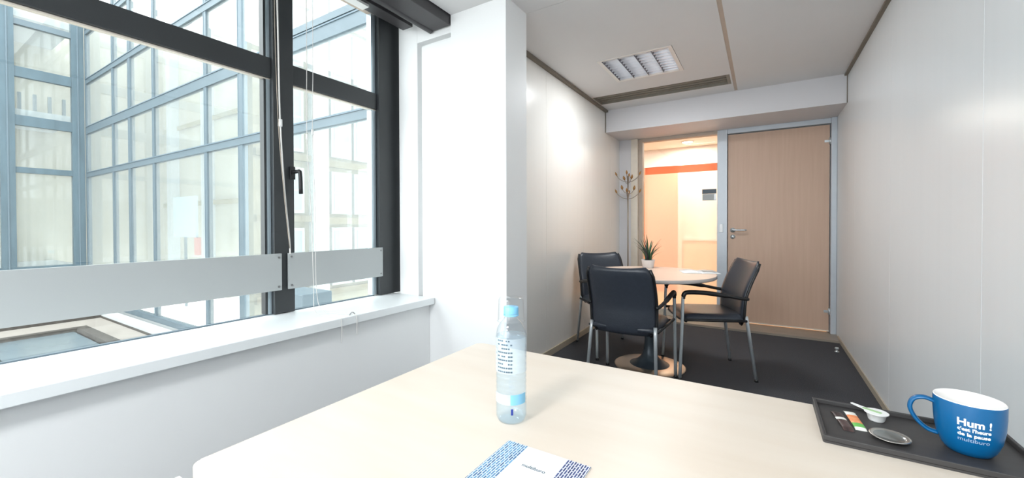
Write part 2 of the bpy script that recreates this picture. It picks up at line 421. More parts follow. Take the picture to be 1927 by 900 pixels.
luminaire(*L3, 'unseen square ceiling luminaire farther back, added for fill light', 'ceiling luminaires added out of view')

# ------------------------------------------------------------------ window
win = empty('window_1'); win['kind'] = 'structure'
def wp(name, m, *b, **k): return box(name, m, *b, parent=win, **k)
def pane(name, y0, y1, z0, z1):
    bm = bmesh.new(); addbox(bm, XG-0.003, XG+0.003, y0, y1, z0, z1); return link(name, bm, 'glass', win)
for (a, b) in ((-2.3, -0.81), (-0.75, 1.157), (1.272, 1.85)):
    pane('pane', a, b, 0.648, 1.895); pane('pane', a, b, 2.005, 2.53)
wp('mullion', 'frame_dark', XG-0.02, XG+0.05, 1.160, 1.270, 0.648, 2.56, bev=0.003)
wp('mullion', 'frame_dark', XG-0.02, XG+0.05, -0.82, -0.74, 0.648, 2.56, bev=0.003)
wp('transom', 'frame_dark', XG-0.02, XG+0.035, -0.74, 1.160, 1.897, 2.003, bev=0.003)
wp('transom', 'frame_dark', XG-0.02, XG+0.035, -2.3, -0.82, 1.897, 2.003, bev=0.003)
wp('transom', 'frame_dark', XG-0.02, XG+0.035, 1.270, 1.85, 1.897, 2.003, bev=0.003)
wp('bead', 'bead_tan', XG-0.004, XG+0.022, -0.74, 1.16, 1.889, 1.896)
wp('bead', 'bead_tan', XG-0.004, XG+0.022, 1.27, 1.85, 1.889, 1.896)
wp('bead', 'bead', XG-0.02, XG+0.024, 1.140, 1.158, 0.65, 1.889)
wp('bead', 'bead', XG-0.02, XG+0.024, 1.140, 1.158, 2.005, 2.53)
wp('bead', 'frame_dark', XG-0.02, XG+0.020, 1.128, 1.139, 0.65, 2.53)
wp('bead', 'bead', XG-0.02, XG+0.024, 1.812, 1.846, 0.65, 1.889)
wp('bead', 'bead', XG-0.02, XG+0.024, 1.812, 1.846, 2.005, 2.53)
wp('side_post', 'frame_dark', XG-0.02, XG+0.055, 1.85, 2.034, 0.648, 2.60, bev=0.003)
wp('head_rail', 'frame_dark', XG-0.02, XG+0.05, -2.3, 1.85, 2.55, 2.66, bev=0.003)
wp('bead', 'joint', XG-0.01, XG+0.055, -2.3, 1.84, 2.528, 2.55)  # tan strip painting a beige reflection along the window head
# handle
hd = empty('window_handle', (XG+0.052, 1.256, 1.405), parent=win)
bm = bmesh.new(); addbox(bm, 0, 0.012, -0.014, 0.014, -0.035, 0.035, 0.003); link('handle_plate', bm, 'black', hd)
bm = bmesh.new(); tube(bm, smoothpath([(0.01, 0, 0.005), (0.050, 0.004, 0.006), (0.062, 0.010, -0.004), (0.062, 0.014, -0.115)], 4), 0.0105, 10); link('handle_lever', bm, 'black', hd, True)
# guard panels
def guard(y0, y1, label):
    t = empty('guard_panel', (XG+0.055, (y0+y1)/2, 0.775)); tag(t, label, 'panel')
    L = (y1-y0)/2
    bm = bmesh.new(); addbox(bm, 0, 0.012, -L, L, 0, 0.195, 0.0015); link('sheet', bm, 'guard', t)
    for s in (-1, 1):
        for z in (0.02, 0.175):
            bm = bmesh.new(); tube(bm, [(0.011, s*(L-0.016), z), (0.0155, s*(L-0.016), z)], 0.0055, 10); link('screw', bm, 'screw', t)
guard(-2.28, 1.190, 'long light grey guard panel across the large left window pane')
guard(1.226, 1.865, 'short light grey guard panel across the narrow right window pane')

# blind cassettes under the bay ceiling
bl = empty('roller_blind', (-1.80, 0.0, 2.36)); tag(bl, 'dark grey blind cassette hanging above the window at the ceiling edge', 'blind')
bm = bmesh.new(); addbox(bm, -0.02, 0.135, YB+0.01, 1.975, 0.012, 0.10, 0.004); link('cassette', bm, 'blind_dark', bl)
bm = bmesh.new()
tube(bm, [(-0.03, YB+0.02, 0.022), (-0.03, 1.972, 0.022)], 0.022, 16); link('front_lip', bm, 'blind_dark', bl, True)
bm = bmesh.new(); addbox(bm, -0.04, -0.012, YB+0.01, 1.97, 0.02, 0.19); link('back_rail', bm, 'black', bl)
b2 = empty('venetian_blind', (-2.06, 0.0, 2.42)); tag(b2, 'raised white slatted blind bunched under its dark rail beside the window head', 'blind')
bm = bmesh.new(); addbox(bm, 0.015, 0.105, YB+0.35, 1.935, 0.0, 0.022, 0.002); link('bottom_rail', bm, 'blind_dark', b2)
for k in range(4):
    bm = bmesh.new(); addbox(bm, 0.03, 0.09, YB+0.36, 1.60, -0.006-k*0.004, -0.004-k*0.004); link('slat', bm, 'white_plastic', b2)
bm = bmesh.new(); addbox(bm, -0.06, 0.11, YB+0.35, 1.96, 0.095, 0.235); link('head_box', bm, 'blind_dark', b2)
# cords: each its own thing
def cord(name, pts, r, label, m='cord', extra=None):
    o = Vector((-2.06, 0.0, 2.42)); pts = [Vector(p)-o for p in pts]
    bm = bmesh.new(); tube(bm, smoothpath(pts, 5), r, 6); t = link(name, bm, m, b2, True); t['label'] = label
    if extra:
        for (p, rr, h) in extra:
            p = Vector(p)-o; bm = bmesh.new(); tube(bm, [(p[0], p[1], p[2]-h/2), (p[0], p[1], p[2]+h/2)], rr, 10); link('connector', bm, 'white_plastic', t, True)
    return t
cord('blind_wand', [(-2.10, 1.135, 2.43), (-2.10, 1.14, 2.1), (-2.10, 1.147, 1.66), (-2.10, 1.167, 1.3), (-2.10, 1.19, 1.05), (-2.10, 1.193, 0.97)], 0.0042,
     'pale control wand hanging in front of the dark window mullion', extra=[((-2.10, 1.147, 1.645), 0.010, 0.035)])
cord('blind_cord', [(-2.11, 1.130, 2.43), (-2.10, 1.125, 2.1), (-2.098, 1.137, 1.64), (-2.095, 1.16, 1.3), (-2.09, 1.185, 1.0)], 0.002,
     'thin dark-tinged cord running beside the pale wand on the mullion', 'rack')
cord('blind_cord', [(-2.10, 1.292, 2.43), (-2.10, 1.292, 2.0), (-2.10, 1.29, 1.60), (-2.10, 1.31, 1.2), (-2.09, 1.315, 0.8), (-2.06, 1.30, 0.665), (-1.95, 1.27, 0.650), (-1.832, 1.285, 0.650), (-1.812, 1.29, 0.63), (-1.812, 1.29, 0.52)], 0.0018,
     'left of two thin white cords crossing the narrow pane, drooping over the sill', extra=[((-2.10, 1.29, 1.60), 0.006, 0.03)])
cord('blind_cord', [(-2.10, 1.328, 2.43), (-2.10, 1.328, 2.0), (-2.10, 1.322, 1.63), (-2.10, 1.335, 1.2), (-2.09, 1.33, 0.8), (-2.05, 1.33, 0.665), (-1.95, 1.34, 0.650), (-1.832, 1.375, 0.650), (-1.812, 1.38, 0.63), (-1.812, 1.38, 0.54)], 0.0018,
     'right of two thin white cords crossing the narrow pane, hooked at the sill edge', extra=[((-2.10, 1.322, 1.63), 0.006, 0.03)])
t = tag(empty('cord_cleat', (-1.835, 1.372, 0.645)), 'tiny metal cord cleat on the front edge of the window sill', 'cleat')
bm = bmesh.new(); tube(bm, smoothpath([(-0.012, -0.01, 0.0), (-0.008, -0.004, 0.012), (0.0, 0.002, 0.014), (0.008, 0.008, 0.006)], 4), 0.003, 8); link('hook', bm, 'screw', t, True)

# ------------------------------------------------------------------ end wall: post, glazed side light, door
we = struct('wall_end', 'beam', XL, -1.392, 5.10, 5.25, 0.02, 2.178)
w2 = empty('window_2'); w2['kind'] = 'structure'
def p2(name, m, *b, **k): return box(name, m, *b, parent=w2, **k)
p2('frame_post', 'bead_tan', -1.392, -1.310, 5.09, 5.22, 0.022, 2.178, bev=0.002)
p2('frame_post', 'joint', -1.310, -1.262, 5.14, 5.22, 0.022, 2.178, bev=0.002)
p2('frame_post', 'steel_frame', -0.430, -0.330, 5.115, 5.22, 0.022, 2.178, bev=0.003)
p2('head_rail', 'joint', -1.262, -0.430, 5.13, 5.22, 2.140, 2.178, bev=0.002)
p2('bottom_rail', 'bead_tan', -1.262, -0.430, 5.13, 5.22, 0.022, 0.10, bev=0.002)
p2('pane', 'glass', -1.262, -0.430, 5.17, 5.176, 0.10, 2.14)
bm = bmesh.new(); addbox(bm, -1.240, -0.430, 5.1665, 5.1672, 0.10, 1.735); link('frosted_film', bm, 'film', w2)
bm = bmesh.new(); addbox(bm, -1.235, -0.430, 5.1662, 5.1670, 1.735, 1.822); link('orange_strip', bm, 'strip', w2)
t = tag(empty('name_plate', (-0.515, 5.165, 1.395)), 'small grey name plate holder stuck on the glass beside the door', 'sign')
bm = bmesh.new(); addbox(bm, -0.072, 0.072, -0.006, 0.0, 0.0, 0.075, 0.001); link('plate', bm, 'guard', t)
bm = bmesh.new(); addbox(bm, -0.074, 0.074, -0.009, 0.0, 0.077, 0.13, 0.001); link('top_strip', bm, 'column', t)
bm = bmesh.new(); addbox(bm, 0.05, 0.072, -0.008, -0.0062, 0.002, 0.073); link('clip', bm, 'screw', t)

dr = empty('door_1', (0.58, 5.15, 0.035)); dr['kind'] = 'structure'
bm = bmesh.new(); addbox(bm, -0.905, 0.0, 0.0, 0.04, 0.0, 2.085, 0.002); leaf = link('leaf', bm, 'door', dr)
bm = bmesh.new(); addbox(bm, -0.905, 0.0, -0.003, 0.0, 0.0, 0.01); link('bottom_seal', bm, 'desk_edge', dr)
hb = empty('handle', (-0.855, 0.0, 1.02), parent=dr)
bm = bmesh.new(); tube(bm, [(0, 0, 0), (0, -0.009, 0)], 0.026, 20); link('rosette', bm, 'chrome', hb, True)
bm = bmesh.new(); tube(bm, smoothpath([(0, -0.005, 0), (0, -0.045, 0), (0.02, -0.055, 0), (0.135, -0.055, 0)], 5), 0.0095, 10); link('lever', bm, 'chrome', hb, True)
bm = bmesh.new(); tube(bm, [(0, 0, -0.075), (0, -0.009, -0.075)], 0.024, 20); link('key_rosette', bm, 'chrome', hb, True)
for z in (0.20, 1.92):
    h = empty('hinge', (0.003, -0.012, z), parent=dr)
    bm = bmesh.new(); tube(bm, [(0, 0, -0.035), (0, 0, 0.035)], 0.011, 12); link('knuckle', bm, 'chrome', h, True)
    bm = bmesh.new(); addbox(bm, -0.045, 0.0, 0.008, 0.0115, -0.012, 0.012); link('hinge_leaf', bm, 'chrome', h)
fr = empty('door_frame'); fr['kind'] = 'structure'
box('jamb', 'steel_frame', 0.587, XR-0.001, 5.09, 5.22, 0.022, 2.178, parent=fr, bev=0.003)
box('head', 'steel_frame', -0.330, 0.587, 5.115, 5.22, 2.128, 2.178, parent=fr, bev=0.003)
box('stop', 'steel_frame', 0.570, 0.600, 5.192, 5.22, 0.022, 2.14, parent=fr)  # stops added behind the leaf to block corridor light at the gaps
box('stop', 'steel_frame', -0.345, 0.57, 5.192, 5.22, 2.10, 2.14, parent=fr)
box('stop', 'steel_frame', -0.345, -0.31, 5.192, 5.22, 0.022, 2.10, parent=fr)
box('strike_plate', 'screw', -0.405, -0.372, 5.108, 5.1155, 1.03, 1.12, parent=fr, bev=0.001)
t = tag(empty('door_stop', (0.565, 4.50, 0.0)), 'small chrome door stop on the carpet near the right wall', 'door stop')
bm = bmesh.new(); lathe(bm, [(0, 0), (0.017, 0), (0.017, 0.005), (0.009, 0.008), (0.009, 0.022), (0.015, 0.024), (0.015, 0.036), (0.010, 0.04), (0, 0.04)], 20); link('post', bm, 'chrome', t, True)

# corridor beyond
co = empty('corridor'); co['kind'] = 'structure'
struct('wall_corridor_far', 'corr_wall', -3.4, 2.6, 7.0, 7.1, 0, 2.7)
struct('wall_corridor_left', 'corr_wall', -3.5, -3.4, 5.25, 7.1, 0, 2.7)
struct('wall_corridor_right', 'corr_wall', 2.6, 2.7, 5.25, 7.1, 0, 2.7)
struct('wall_corridor_near_left', 'corr_wall', -3.4, XL, 5.22, 5.25, 0, 2.7)
struct('wall_corridor_near_right', 'corr_wall', XR, 2.6, 5.22, 5.25, 0, 2.7)
struct('wall_corridor_near_top', 'corr_wall', XL, XR, 5.251, 5.27, 2.18, 2.7)
struct('corridor_floor', 'corr_floor', -3.4, 2.6, 5.19, 7.0, -0.05, 0.02)
struct('corridor_ceiling', 'corr_ceil', -3.4, 2.6, 5.25, 7.0, 2.36, 2.42)
bpy.data.objects.remove(co)
d2 = empty('door_2', (-1.40, 6.97, 0.02)); d2['kind'] = 'structure'
bm = bmesh.new(); addbox(bm, -0.30, 0.25, 0, 0.029, 0, 2.05, 0.002); link('leaf', bm, 'corr_door', d2)
bm = bmesh.new(); addbox(bm, -0.36, -0.30, -0.01, 0.029, 0, 2.11); addbox(bm, 0.25, 0.31, -0.01, 0.029, 0, 2.11); addbox(bm, -0.30, 0.25, -0.01, 0.029, 2.05, 2.11); link('frame', bm, 'corr_wall', d2)
wsc = struct('trim_9', 'corr_wains', -1.08, 2.59, 6.985, 6.999, 0.021, 0.86)
struct('trim_10', 'lum_white', -1.08, 2.59, 6.97, 6.999, 0.861, 0.90)
for i, (x, y) in enumerate(((-0.95, 6.55), (-2.4, 6.2), (1.0, 6.2))):
    t = tag(empty('corridor_light', (x, y, 2.36)), ('round glowing downlight seen through the glass above the orange strip', 'round downlight at the left end of the corridor, hidden by the left wall', 'round downlight at the right end of the corridor, hidden behind the wooden door')[i], 'lamp', 'corridor downlights')
    bm = bmesh.new(); lathe(bm, [(0, -0.012), (0.07, -0.012)], 24); link('diffuser', bm, emis('warm_downlight', (255, 235, 205), 14), t)
    bm = bmesh.new(); lathe(bm, [(0.07, -0.013), (0.09, -0.013), (0.095, 0.0)], 24); link('ring', bm, 'lum_white', t, True)
    l = bpy.data.lights.new('downlight_glow', 'AREA'); l.shape = 'DISK'; l.size = 0.16; l.energy = CORR; l.color = (1.0, 0.93, 0.86)
    o = bpy.data.objects.new('downlight_glow', l); C.objects.link(o); o.parent = t; o.location = (0, 0, -0.02)

# ------------------------------------------------------------------ desk
DZ = 0.73
dk = tag(empty('desk', (-0.21, 0.68, 0)), 'large pale maple desk in the foreground with a rounded far corner', 'desk')
def rounded(bm, x0, x1, y0, y1, z0, z1, r, n=5, bev=0.002):
    pts = []
    for (cx, cy, a0) in ((x1-r, y1-r, 0), (x0+r, y1-r, 90), (x0+r, y0+r, 180), (x1-r, y0+r, 270)):
        for k in range(n+1):
            a = math.radians(a0+90*k/n); pts.append((cx+r*math.cos(a), cy+r*math.sin(a)))
    lo = [bm.verts.new((p[0], p[1], z0)) for p in pts]; hi = [bm.verts.new((p[0], p[1], z1)) for p in pts]
    N = len(pts); top = bm.faces.new(hi); bot = bm.faces.new(lo[::-1])
    for k in range(N): bm.faces.new((lo[k], lo[(k+1) % N], hi[(k+1) % N], hi[k]))
    if bev: bmesh.ops.bevel(bm, geom=list(top.edges)+list(bot.edges), offset=bev, segments=2, affect='EDGES', profile=0.5)
bm = bmesh.new(); rounded(bm, -0.586, 0.585, -0.398, 0.401, 0.705, 0.73, 0.018); link('desktop', bm, 'desk', dk)
for sx in (-0.54, 0.54):
    for sy in (-0.35, 0.35):
        bm = bmesh.new(); addbox(bm, sx-0.025, sx+0.025, sy-0.025, sy+0.025, 0.0, 0.705, 0.002); link('leg', bm, 'guard', dk)
bm = bmesh.new(); addbox(bm, -0.515, 0.515, -0.36, -0.335, 0.65, 0.704); addbox(bm, -0.515, 0.515, 0.335, 0.36, 0.65, 0.704); link('rail', bm, 'guard', dk)
# low white cabinet abutting the desk's near-left corner (only its top edge shows)
cb = tag(empty('side_cabinet', (-0.771, -0.065, 0)), 'white side cabinet touching the near left corner of the desk', 'cabinet')
bm = bmesh.new(); addbox(bm, -0.025, 0.40, -0.34, 0.335, 0.70, 0.718, 0.002); link('top', bm, 'white_plastic', cb)
bm = bmesh.new(); addbox(bm, -0.01, 0.39, -0.33, 0.325, 0.02, 0.70); link('body', bm, 'guard', cb)
bm = bmesh.new(); addbox(bm, -0.026, -0.0105, -0.32, 0.315, 0.05, 0.69, 0.002); link('door', bm, 'guard', cb)

# ------------------------------------------------------------------ tray with its things
tr = tag(empty('serving_tray', (0.236, 0.998, DZ)), 'dark grey-brown rectangular tray under the blue mug on the desk corner', 'tray')
TX, TY = 0.141, 0.094
bm = bmesh.new(); rounded(bm, -TX, TX, -TY, TY, 0.0, 0.004, 0.004, bev=0.0); link('plate', bm, 'tray', tr)
for (a, b, c, d) in ((-TX, TX, -TY, -TY+0.006), (-TX, TX, TY-0.006, TY), (-TX, -TX+0.006, -TY+0.006, TY-0.006), (TX-0.006, TX, -TY+0.006, TY-0.006)):
    bm = bmesh.new(); addbox(bm, a, b, c, d, 0.004, 0.013, 0.0012); link('rim', bm, 'tray', tr)
TZ = DZ+0.004

def text_mesh(s, size, extrude=0.0, bold=0.0):
    cu = bpy.data.curves.new('lettering', 'FONT'); cu.body = s; cu.size = size; cu.offset = bold; cu.resolution_u = 3
    o = bpy.data.objects.new('lettering', cu); C.objects.link(o)
    dg = bpy.context.evaluated_depsgraph_get(); me = bpy.data.meshes.new_from_object(o.evaluated_get(dg))
    bm = bmesh.new(); bm.from_mesh(me)
    bpy.data.objects.remove(o); bpy.data.curves.remove(cu); bpy.data.meshes.remove(me)
    return bm

mug_dir = math.atan2(-0.957, -0.29)     # towards the viewer's side of the room
mg = tag(empty('mug', (0.300, 0.988, TZ)), 'blue ceramic mug with white lettering and white inside, on the tray', 'mug')
prof = [(0.0, 0.002), (0.024, 0.0), (0.0275, 0.002), (0.033, 0.010), (0.0385, 0.026), (0.0415, 0.045), (0.0428, 0.066), (0.0430, 0.085), (0.0427, 0.0885)]
bm = bmesh.new(); lathe(bm, prof, 56); link('body', bm, 'mug_blue', mg, True)
bm = bmesh.new(); lathe(bm, [(0.0427, 0.0885), (0.0418, 0.0900), (0.0405, 0.0890), (0.0400, 0.084), (0.0398, 0.066), (0.0382, 0.044), (0.035, 0.026), (0.028, 0.010), (0.0, 0.006)], 56); link('inside', bm, 'mug_white', mg, True)
ha = math.atan2(0.12, -0.99)
pts = [(0.040, 0, 0.0745), (0.054, 0, 0.078), (0.067, 0, 0.072), (0.0715, 0, 0.056), (0.064, 0, 0.038), (0.050, 0, 0.024), (0.0365, 0, 0.0205)]
pp = smoothpath(pts, 6)
bm = bmesh.new(); rings = []
for i, p in enumerate(pp):
    d = (pp[min(i+1, len(pp)-1)]-pp[max(i-1, 0)]).normalized(); nn = Vector((d.z, 0, -d.x)); bb = Vector((0, 1, 0))
    rings.append([bm.verts.new(p + nn*0.0035*math.cos(2*PI*k/12) + bb*0.0068*math.sin(2*PI*k/12)) for k in range(12)])
for a, b in zip(rings, rings[1:]):
    for k in range(12): bm.faces.new((a[k], a[(k+1) % 12], b[(k+1) % 12], b[k]))
bm.faces.new(rings[0][::-1]); bm.faces.new(rings[-1])
bmesh.ops.recalc_face_normals(bm, faces=bm.faces[:])
h = link('handle', bm, 'mug_blue', mg, True); h.rotation_euler = (0, 0, ha)
def mug_r(z):
    for (r0, z0), (r1, z1) in zip(prof[1:], prof[2:]):
        if z0 <= z <= z1: return r0+(r1-r0)*(z-z0)/(z1-z0)
    return 0.043
def wrap(s, size, zbase, m, width, parent, rfun, centre, name='lettering', bold=0.0, start=None):
    bm = text_mesh(s, size, bold=bold)
    bmesh.ops.subdivide_edges(bm, edges=[e for e in bm.edges if e.calc_length() > size*0.12], cuts=2)
    bmesh.ops.triangulate(bm, faces=bm.faces[:])
    xs = [v.co.x for v in bm.verts]; x0, x1 = min(xs), max(xs); k = width/(x1-x0)
    for v in bm.verts:
        x = (v.co.x-x0)*k - width/2; z = zbase + v.co.y
        r = rfun(z)+0.0004; a = centre + x/0.042
        v.co = Vector((r*math.cos(a), r*math.sin(a), z))
    return link(name, bm, m, parent)
ca = mug_dir+0.18
wrap('Hum !', 0.0165, 0.0555, 'print_white', 0.0385, mg, mug_r, ca-0.02, bold=0.0005)
wrap("c'est l'heure", 0.0080, 0.0470, 'print_white', 0.0385, mg, mug_r, ca-0.02, bold=0.0003)
wrap('de la pause', 0.0080, 0.0385, 'print_white', 0.0385, mg, mug_r, ca-0.02, bold=0.0003)
wrap('multiburo', 0.0085, 0.0295, 'print_grey', 0.0385, mg, mug_r, ca-0.02, bold=0.0001)

dh = tag(empty('steel_dish', (0.197, 0.970, TZ), math.radians(0)), 'small round steel dish in front of the mug on the tray', 'dish')
bm = bmesh.new(); lathe(bm, [(0, 0.0), (0.020, 0.0), (0.026, 0.004), (0.0285, 0.0052), (0.0285, 0.0062), (0.0255, 0.0062), (0.0225, 0.005)], 48); link('rim', bm, 'steel', dh, True)
bm = bmesh.new(); lathe(bm, [(0.0225, 0.005), (0.019, 0.0022), (0, 0.0018)], 48); link('well', bm, 'steel_dark', dh, True)

pd = tag(empty('creamer_pod', (0.193, 1.048, TZ), math.radians(150)), 'little white coffee creamer pod with pale green lid on the tray', 'creamer')
bm = bmesh.new(); lathe(bm, [(0, 0), (0.011, 0), (0.0125, 0.002), (0.0155, 0.014), (0.0185, 0.0152), (0.0185, 0.0160)], 32); link('cup', bm, 'white_plastic', pd, True)
bm = bmesh.new()
out = [(0.0188*math.cos(a), 0.0188*math.sin(a)) for a in [math.radians(20+320*k/28) for k in range(29)]]
out += [(0.040, -0.004), (0.042, 0.0), (0.040, 0.004)]
vs = [bm.verts.new((x, y, 0.0162+max(0, x-0.019)*0.12)) for x, y in out]; f = bm.faces.new(vs)
r = bmesh.ops.extrude_face_region(bm, geom=[f])
for q in r['geom']:
    if isinstance(q, bmesh.types.BMVert): q.co.z += 0.0006
bmesh.ops.recalc_face_normals(bm, faces=bm.faces[:])
lid = link('lid', bm, 'white_plastic', pd)
bm = bmesh.new(); addbox(bm, -0.008, 0.030, -0.004, 0.004, 0.0169, 0.0173); link('lid_print', bm, 'foil_green', pd)

def sachet(x0, y0, x1, y1, wdt, segs, label, lift=0.0):
    a = Vector((x0, y0)); b = Vector((x1, y1)); L = (b-a).length; ang = math.atan2(b.y-a.y, b.x-a.x)
    t = tag(empty('sugar_stick', (x0, y0, TZ+lift), ang), label, 'sachet')
    n = 16
    for (s0, s1, m, nm) in segs:
        bm = bmesh.new(); rows = []
        for i in range(n+1):
            s = (s0+(s1-s0)*i/n)
            hgt = 0.0035*min(1, min(s, 1-s)/0.12)
            rows.append([bm.verts.new((s*L, wdt/2*math.cos(q), 0.0004+hgt/2+ (hgt/2+0.0003)*math.sin(q))) for q in [2*PI*k/12 for k in range(12)]])
        for r0, r1 in zip(rows, rows[1:]):
            for k in range(12): bm.faces.new((r0[k], r0[(k+1) % 12], r1[(k+1) % 12], r1[k]))
        bm.faces.new(rows[0][::-1]); bm.faces.new(rows[-1])
        bmesh.ops.recalc_face_normals(bm, faces=bm.faces[:])
        link(nm, bm, m, t, True)
sachet(0.140, 0.966, 0.130, 1.052, 0.017, [(0, 0.12, 'stick_brown', 'crimped_end'), (0.12, 0.5, 'stick_brown', 'wrapper'), (0.5, 0.62, 'stick_white', 'print_band'), (0.62, 1, 'stick_brown', 'wrapper')],
       'dark brown sugar stick lying nearest the tray edge')
sachet(0.160, 0.980, 0.153, 1.066, 0.018, [(0, 0.10, 'stick_white', 'crimped_end'), (0.10, 0.30, 'green', 'wrapper'), (0.30, 0.72, 'orange', 'wrapper'), (0.72, 1, 'stick_white', 'crimped_end')],
       'white sugar stick with orange and green print beside the dark one')

# ------------------------------------------------------------------ water bottle
bt = tag(empty('water_bottle', (-0.427, 0.688, DZ), 0), 'clear plastic water bottle with light blue cap standing on the desk', 'bottle')
pr = [(0.0, 0.006), (0.014, 0.004), (0.022, 0.0), (0.027, 0.002), (0.0305, 0.010), (0.0305, 0.030)]
z = 0.034
while z < 0.160:
    pr += [(0.0305, z), (0.0292, z+0.0035), (0.0305, z+0.007)]; z += 0.0115
pr += [(0.0302, 0.172), (0.0275, 0.184), (0.0215, 0.195), (0.0145, 0.202), (0.0130, 0.206), (0.0130, 0.214)]
bm = bmesh.new(); lathe(bm, pr, 48); link('shell', bm, 'pet', bt, True)
wm = glassmat('water', (0.93, 0.975, 1.0), haze=0.08, hazecol=(0.80, 0.92, 1.0), gloss=0.05)
bm = bmesh.new(); lathe(bm, [(0, 0.0075)]+[(max(r-0.0012, 0.001), z+0.0005) for r, z in pr[2:-8]]+[(0.0288, 0.170), (0.0, 0.170)], 48)
bmesh.ops.recalc_face_normals(bm, faces=bm.faces[:]); link('water', bm, wm, bt, True)
bm = bmesh.new(); lathe(bm, [(0.0145, 0.208), (0.0155, 0.2085), (0.0155, 0.211), (0.0145, 0.2115)], 32); link('neck_ring', bm, 'cap', bt, True)
bm = bmesh.new(); lathe(bm, [(0.0148, 0.2122), (0.0150, 0.2125), (0.0150, 0.225), (0.0140, 0.2265), (0, 0.2268)], 32); cp = link('cap', bm, 'cap', bt, True)
vd = math.atan2(-0.688, 0.427)    # the side of the bottle turned to the camera
def patch(a0, a1, z0, z1, m, nm, r=0.0309, n=14):
    bm = bmesh.new(); lo = []; hi = []
    for k in range(n+1):
        a = a0+(a1-a0)*k/n
        lo.append(bm.verts.new((r*math.cos(a), r*math.sin(a), z0))); hi.append(bm.verts.new((r*math.cos(a), r*math.sin(a), z1)))
    for k in range(n): bm.faces.new((lo[k], lo[k+1], hi[k+1], hi[k]))
    return link(nm, bm, m, bt, True)
patch(vd-1.5, vd+1.5, 0.100, 0.168, 'label_clear', 'label')
patch(vd-0.05, vd+1.1, 0.040, 0.060, 'label_blue', 'label_band')
patch(vd-1.4, vd-0.05, 0.040, 0.060, 'label_clear', 'label_band')
bm = bmesh.new()
for k in range(9):      # rows of small print, too fine to read
    zz = 0.164-k*0.0075; r = 0.0313
    for j in range(7):
        if random.random() < 0.15: continue
        a0 = vd-0.95+j*0.15; a1 = a0+0.10+0.04*random.random(); z1 = zz+0.0018
        vs = [bm.verts.new((r*math.cos(a), r*math.sin(a), q)) for a, q in ((a0, zz-0.001), (a1, zz-0.001), (a1, z1), (a0, z1))]
        bm.faces.new(vs)
pm = link('label_print', bm, 'ink', bt); pm['kind'] = 'stuff'
patch(vd-0.02, vd+0.12, 0.021, 0.033, 'ink_navy', 'label_mark', r=0.0312, n=3)
cu = tag(empty('plastic_cup', (-0.427, 0.688, DZ+0.197)), 'clear plastic cup turned upside down over the bottle cap', 'cup')
bm = bmesh.new(); lathe(bm, [(0.0272, 0.0), (0.0265, 0.001), (0.0250, 0.044), (0.0235, 0.047), (0.0, 0.047)], 40); link('wall', bm, 'cup_clear', cu, True)
bm = bmesh.new(); lathe(bm, [(0.0272, 0.0), (0.0282, 0.0012), (0.0272, 0.0024)], 40); link('lip', bm, 'cup_clear', cu, True)

# ------------------------------------------------------------------ brochure on the desk
br = tag(empty('brochure', (-0.308, 0.508, DZ)), 'white brochure with blue and navy dashed side bands lying on the desk', 'brochure')
bm = bmesh.new(); addbox(bm, -0.0775, 0.0775, -0.105, 0.105, 0.0, 0.0022); link('cover', bm, 'paper', br)
def dashmat(name, base, c1, c2):
    m = bpy.data.materials.new(name); m.use_nodes = True; nt = m.node_tree; b = nt.nodes['Principled BSDF']; b.inputs['Roughness'].default_value = 0.5
    tc = nt.nodes.new('ShaderNodeTexCoord'); mp = nt.nodes.new('ShaderNodeMapping'); mp.inputs['Rotation'].default_value = (0, 0, PI/2)
    bk = nt.nodes.new('ShaderNodeTexBrick'); bk.inputs['Scale'].default_value = 1.0
    bk.inputs['Brick Width'].default_value = 0.0130; bk.inputs['Row Height'].default_value = 0.0042
    bk.inputs['Mortar Size'].default_value = 0.0009; bk.inputs['Mortar Smooth'].default_value = 0.2; bk.offset = 0.37
    bk.inputs['Color1'].default_value = srgb(*c1); bk.inputs['Color2'].default_value = srgb(*c2); bk.inputs['Mortar'].default_value = srgb(*base)
    nt.links.new(tc.outputs['Object'], mp.inputs[0]); nt.links.new(mp.outputs[0], bk.inputs['Vector']); nt.links.new(bk.outputs[0], b.inputs['Base Color'])
    return m
bm = bmesh.new(); addbox(bm, -0.0775, -0.0375, -0.105, 0.105, 0.0022, 0.0024); link('printed_band', bm, dashmat('blue_dash_print', (206, 220, 236), (30, 74, 124), (92, 146, 190)), br)
bm = bmesh.new(); addbox(bm, 0.0370, 0.0775, -0.105, 0.105, 0.0022, 0.0024); link('printed_band', bm, dashmat('navy_dash_print', (214, 218, 234), (22, 34, 84), (52, 68, 120)), br)
bm = bmesh.new(); addbox(bm, -0.035, 0.035, 0.0575, 0.0580, 0.0022, 0.0024); link('fold_line', bm, 'guard', br)
bm = text_mesh('multiburo', 0.0105, bold=0.0002)
for v in bm.verts: v.co = Vector((v.co.x-0.020, v.co.y+0.050, 0.0025))
link('lettering', bm, 'ink', br)

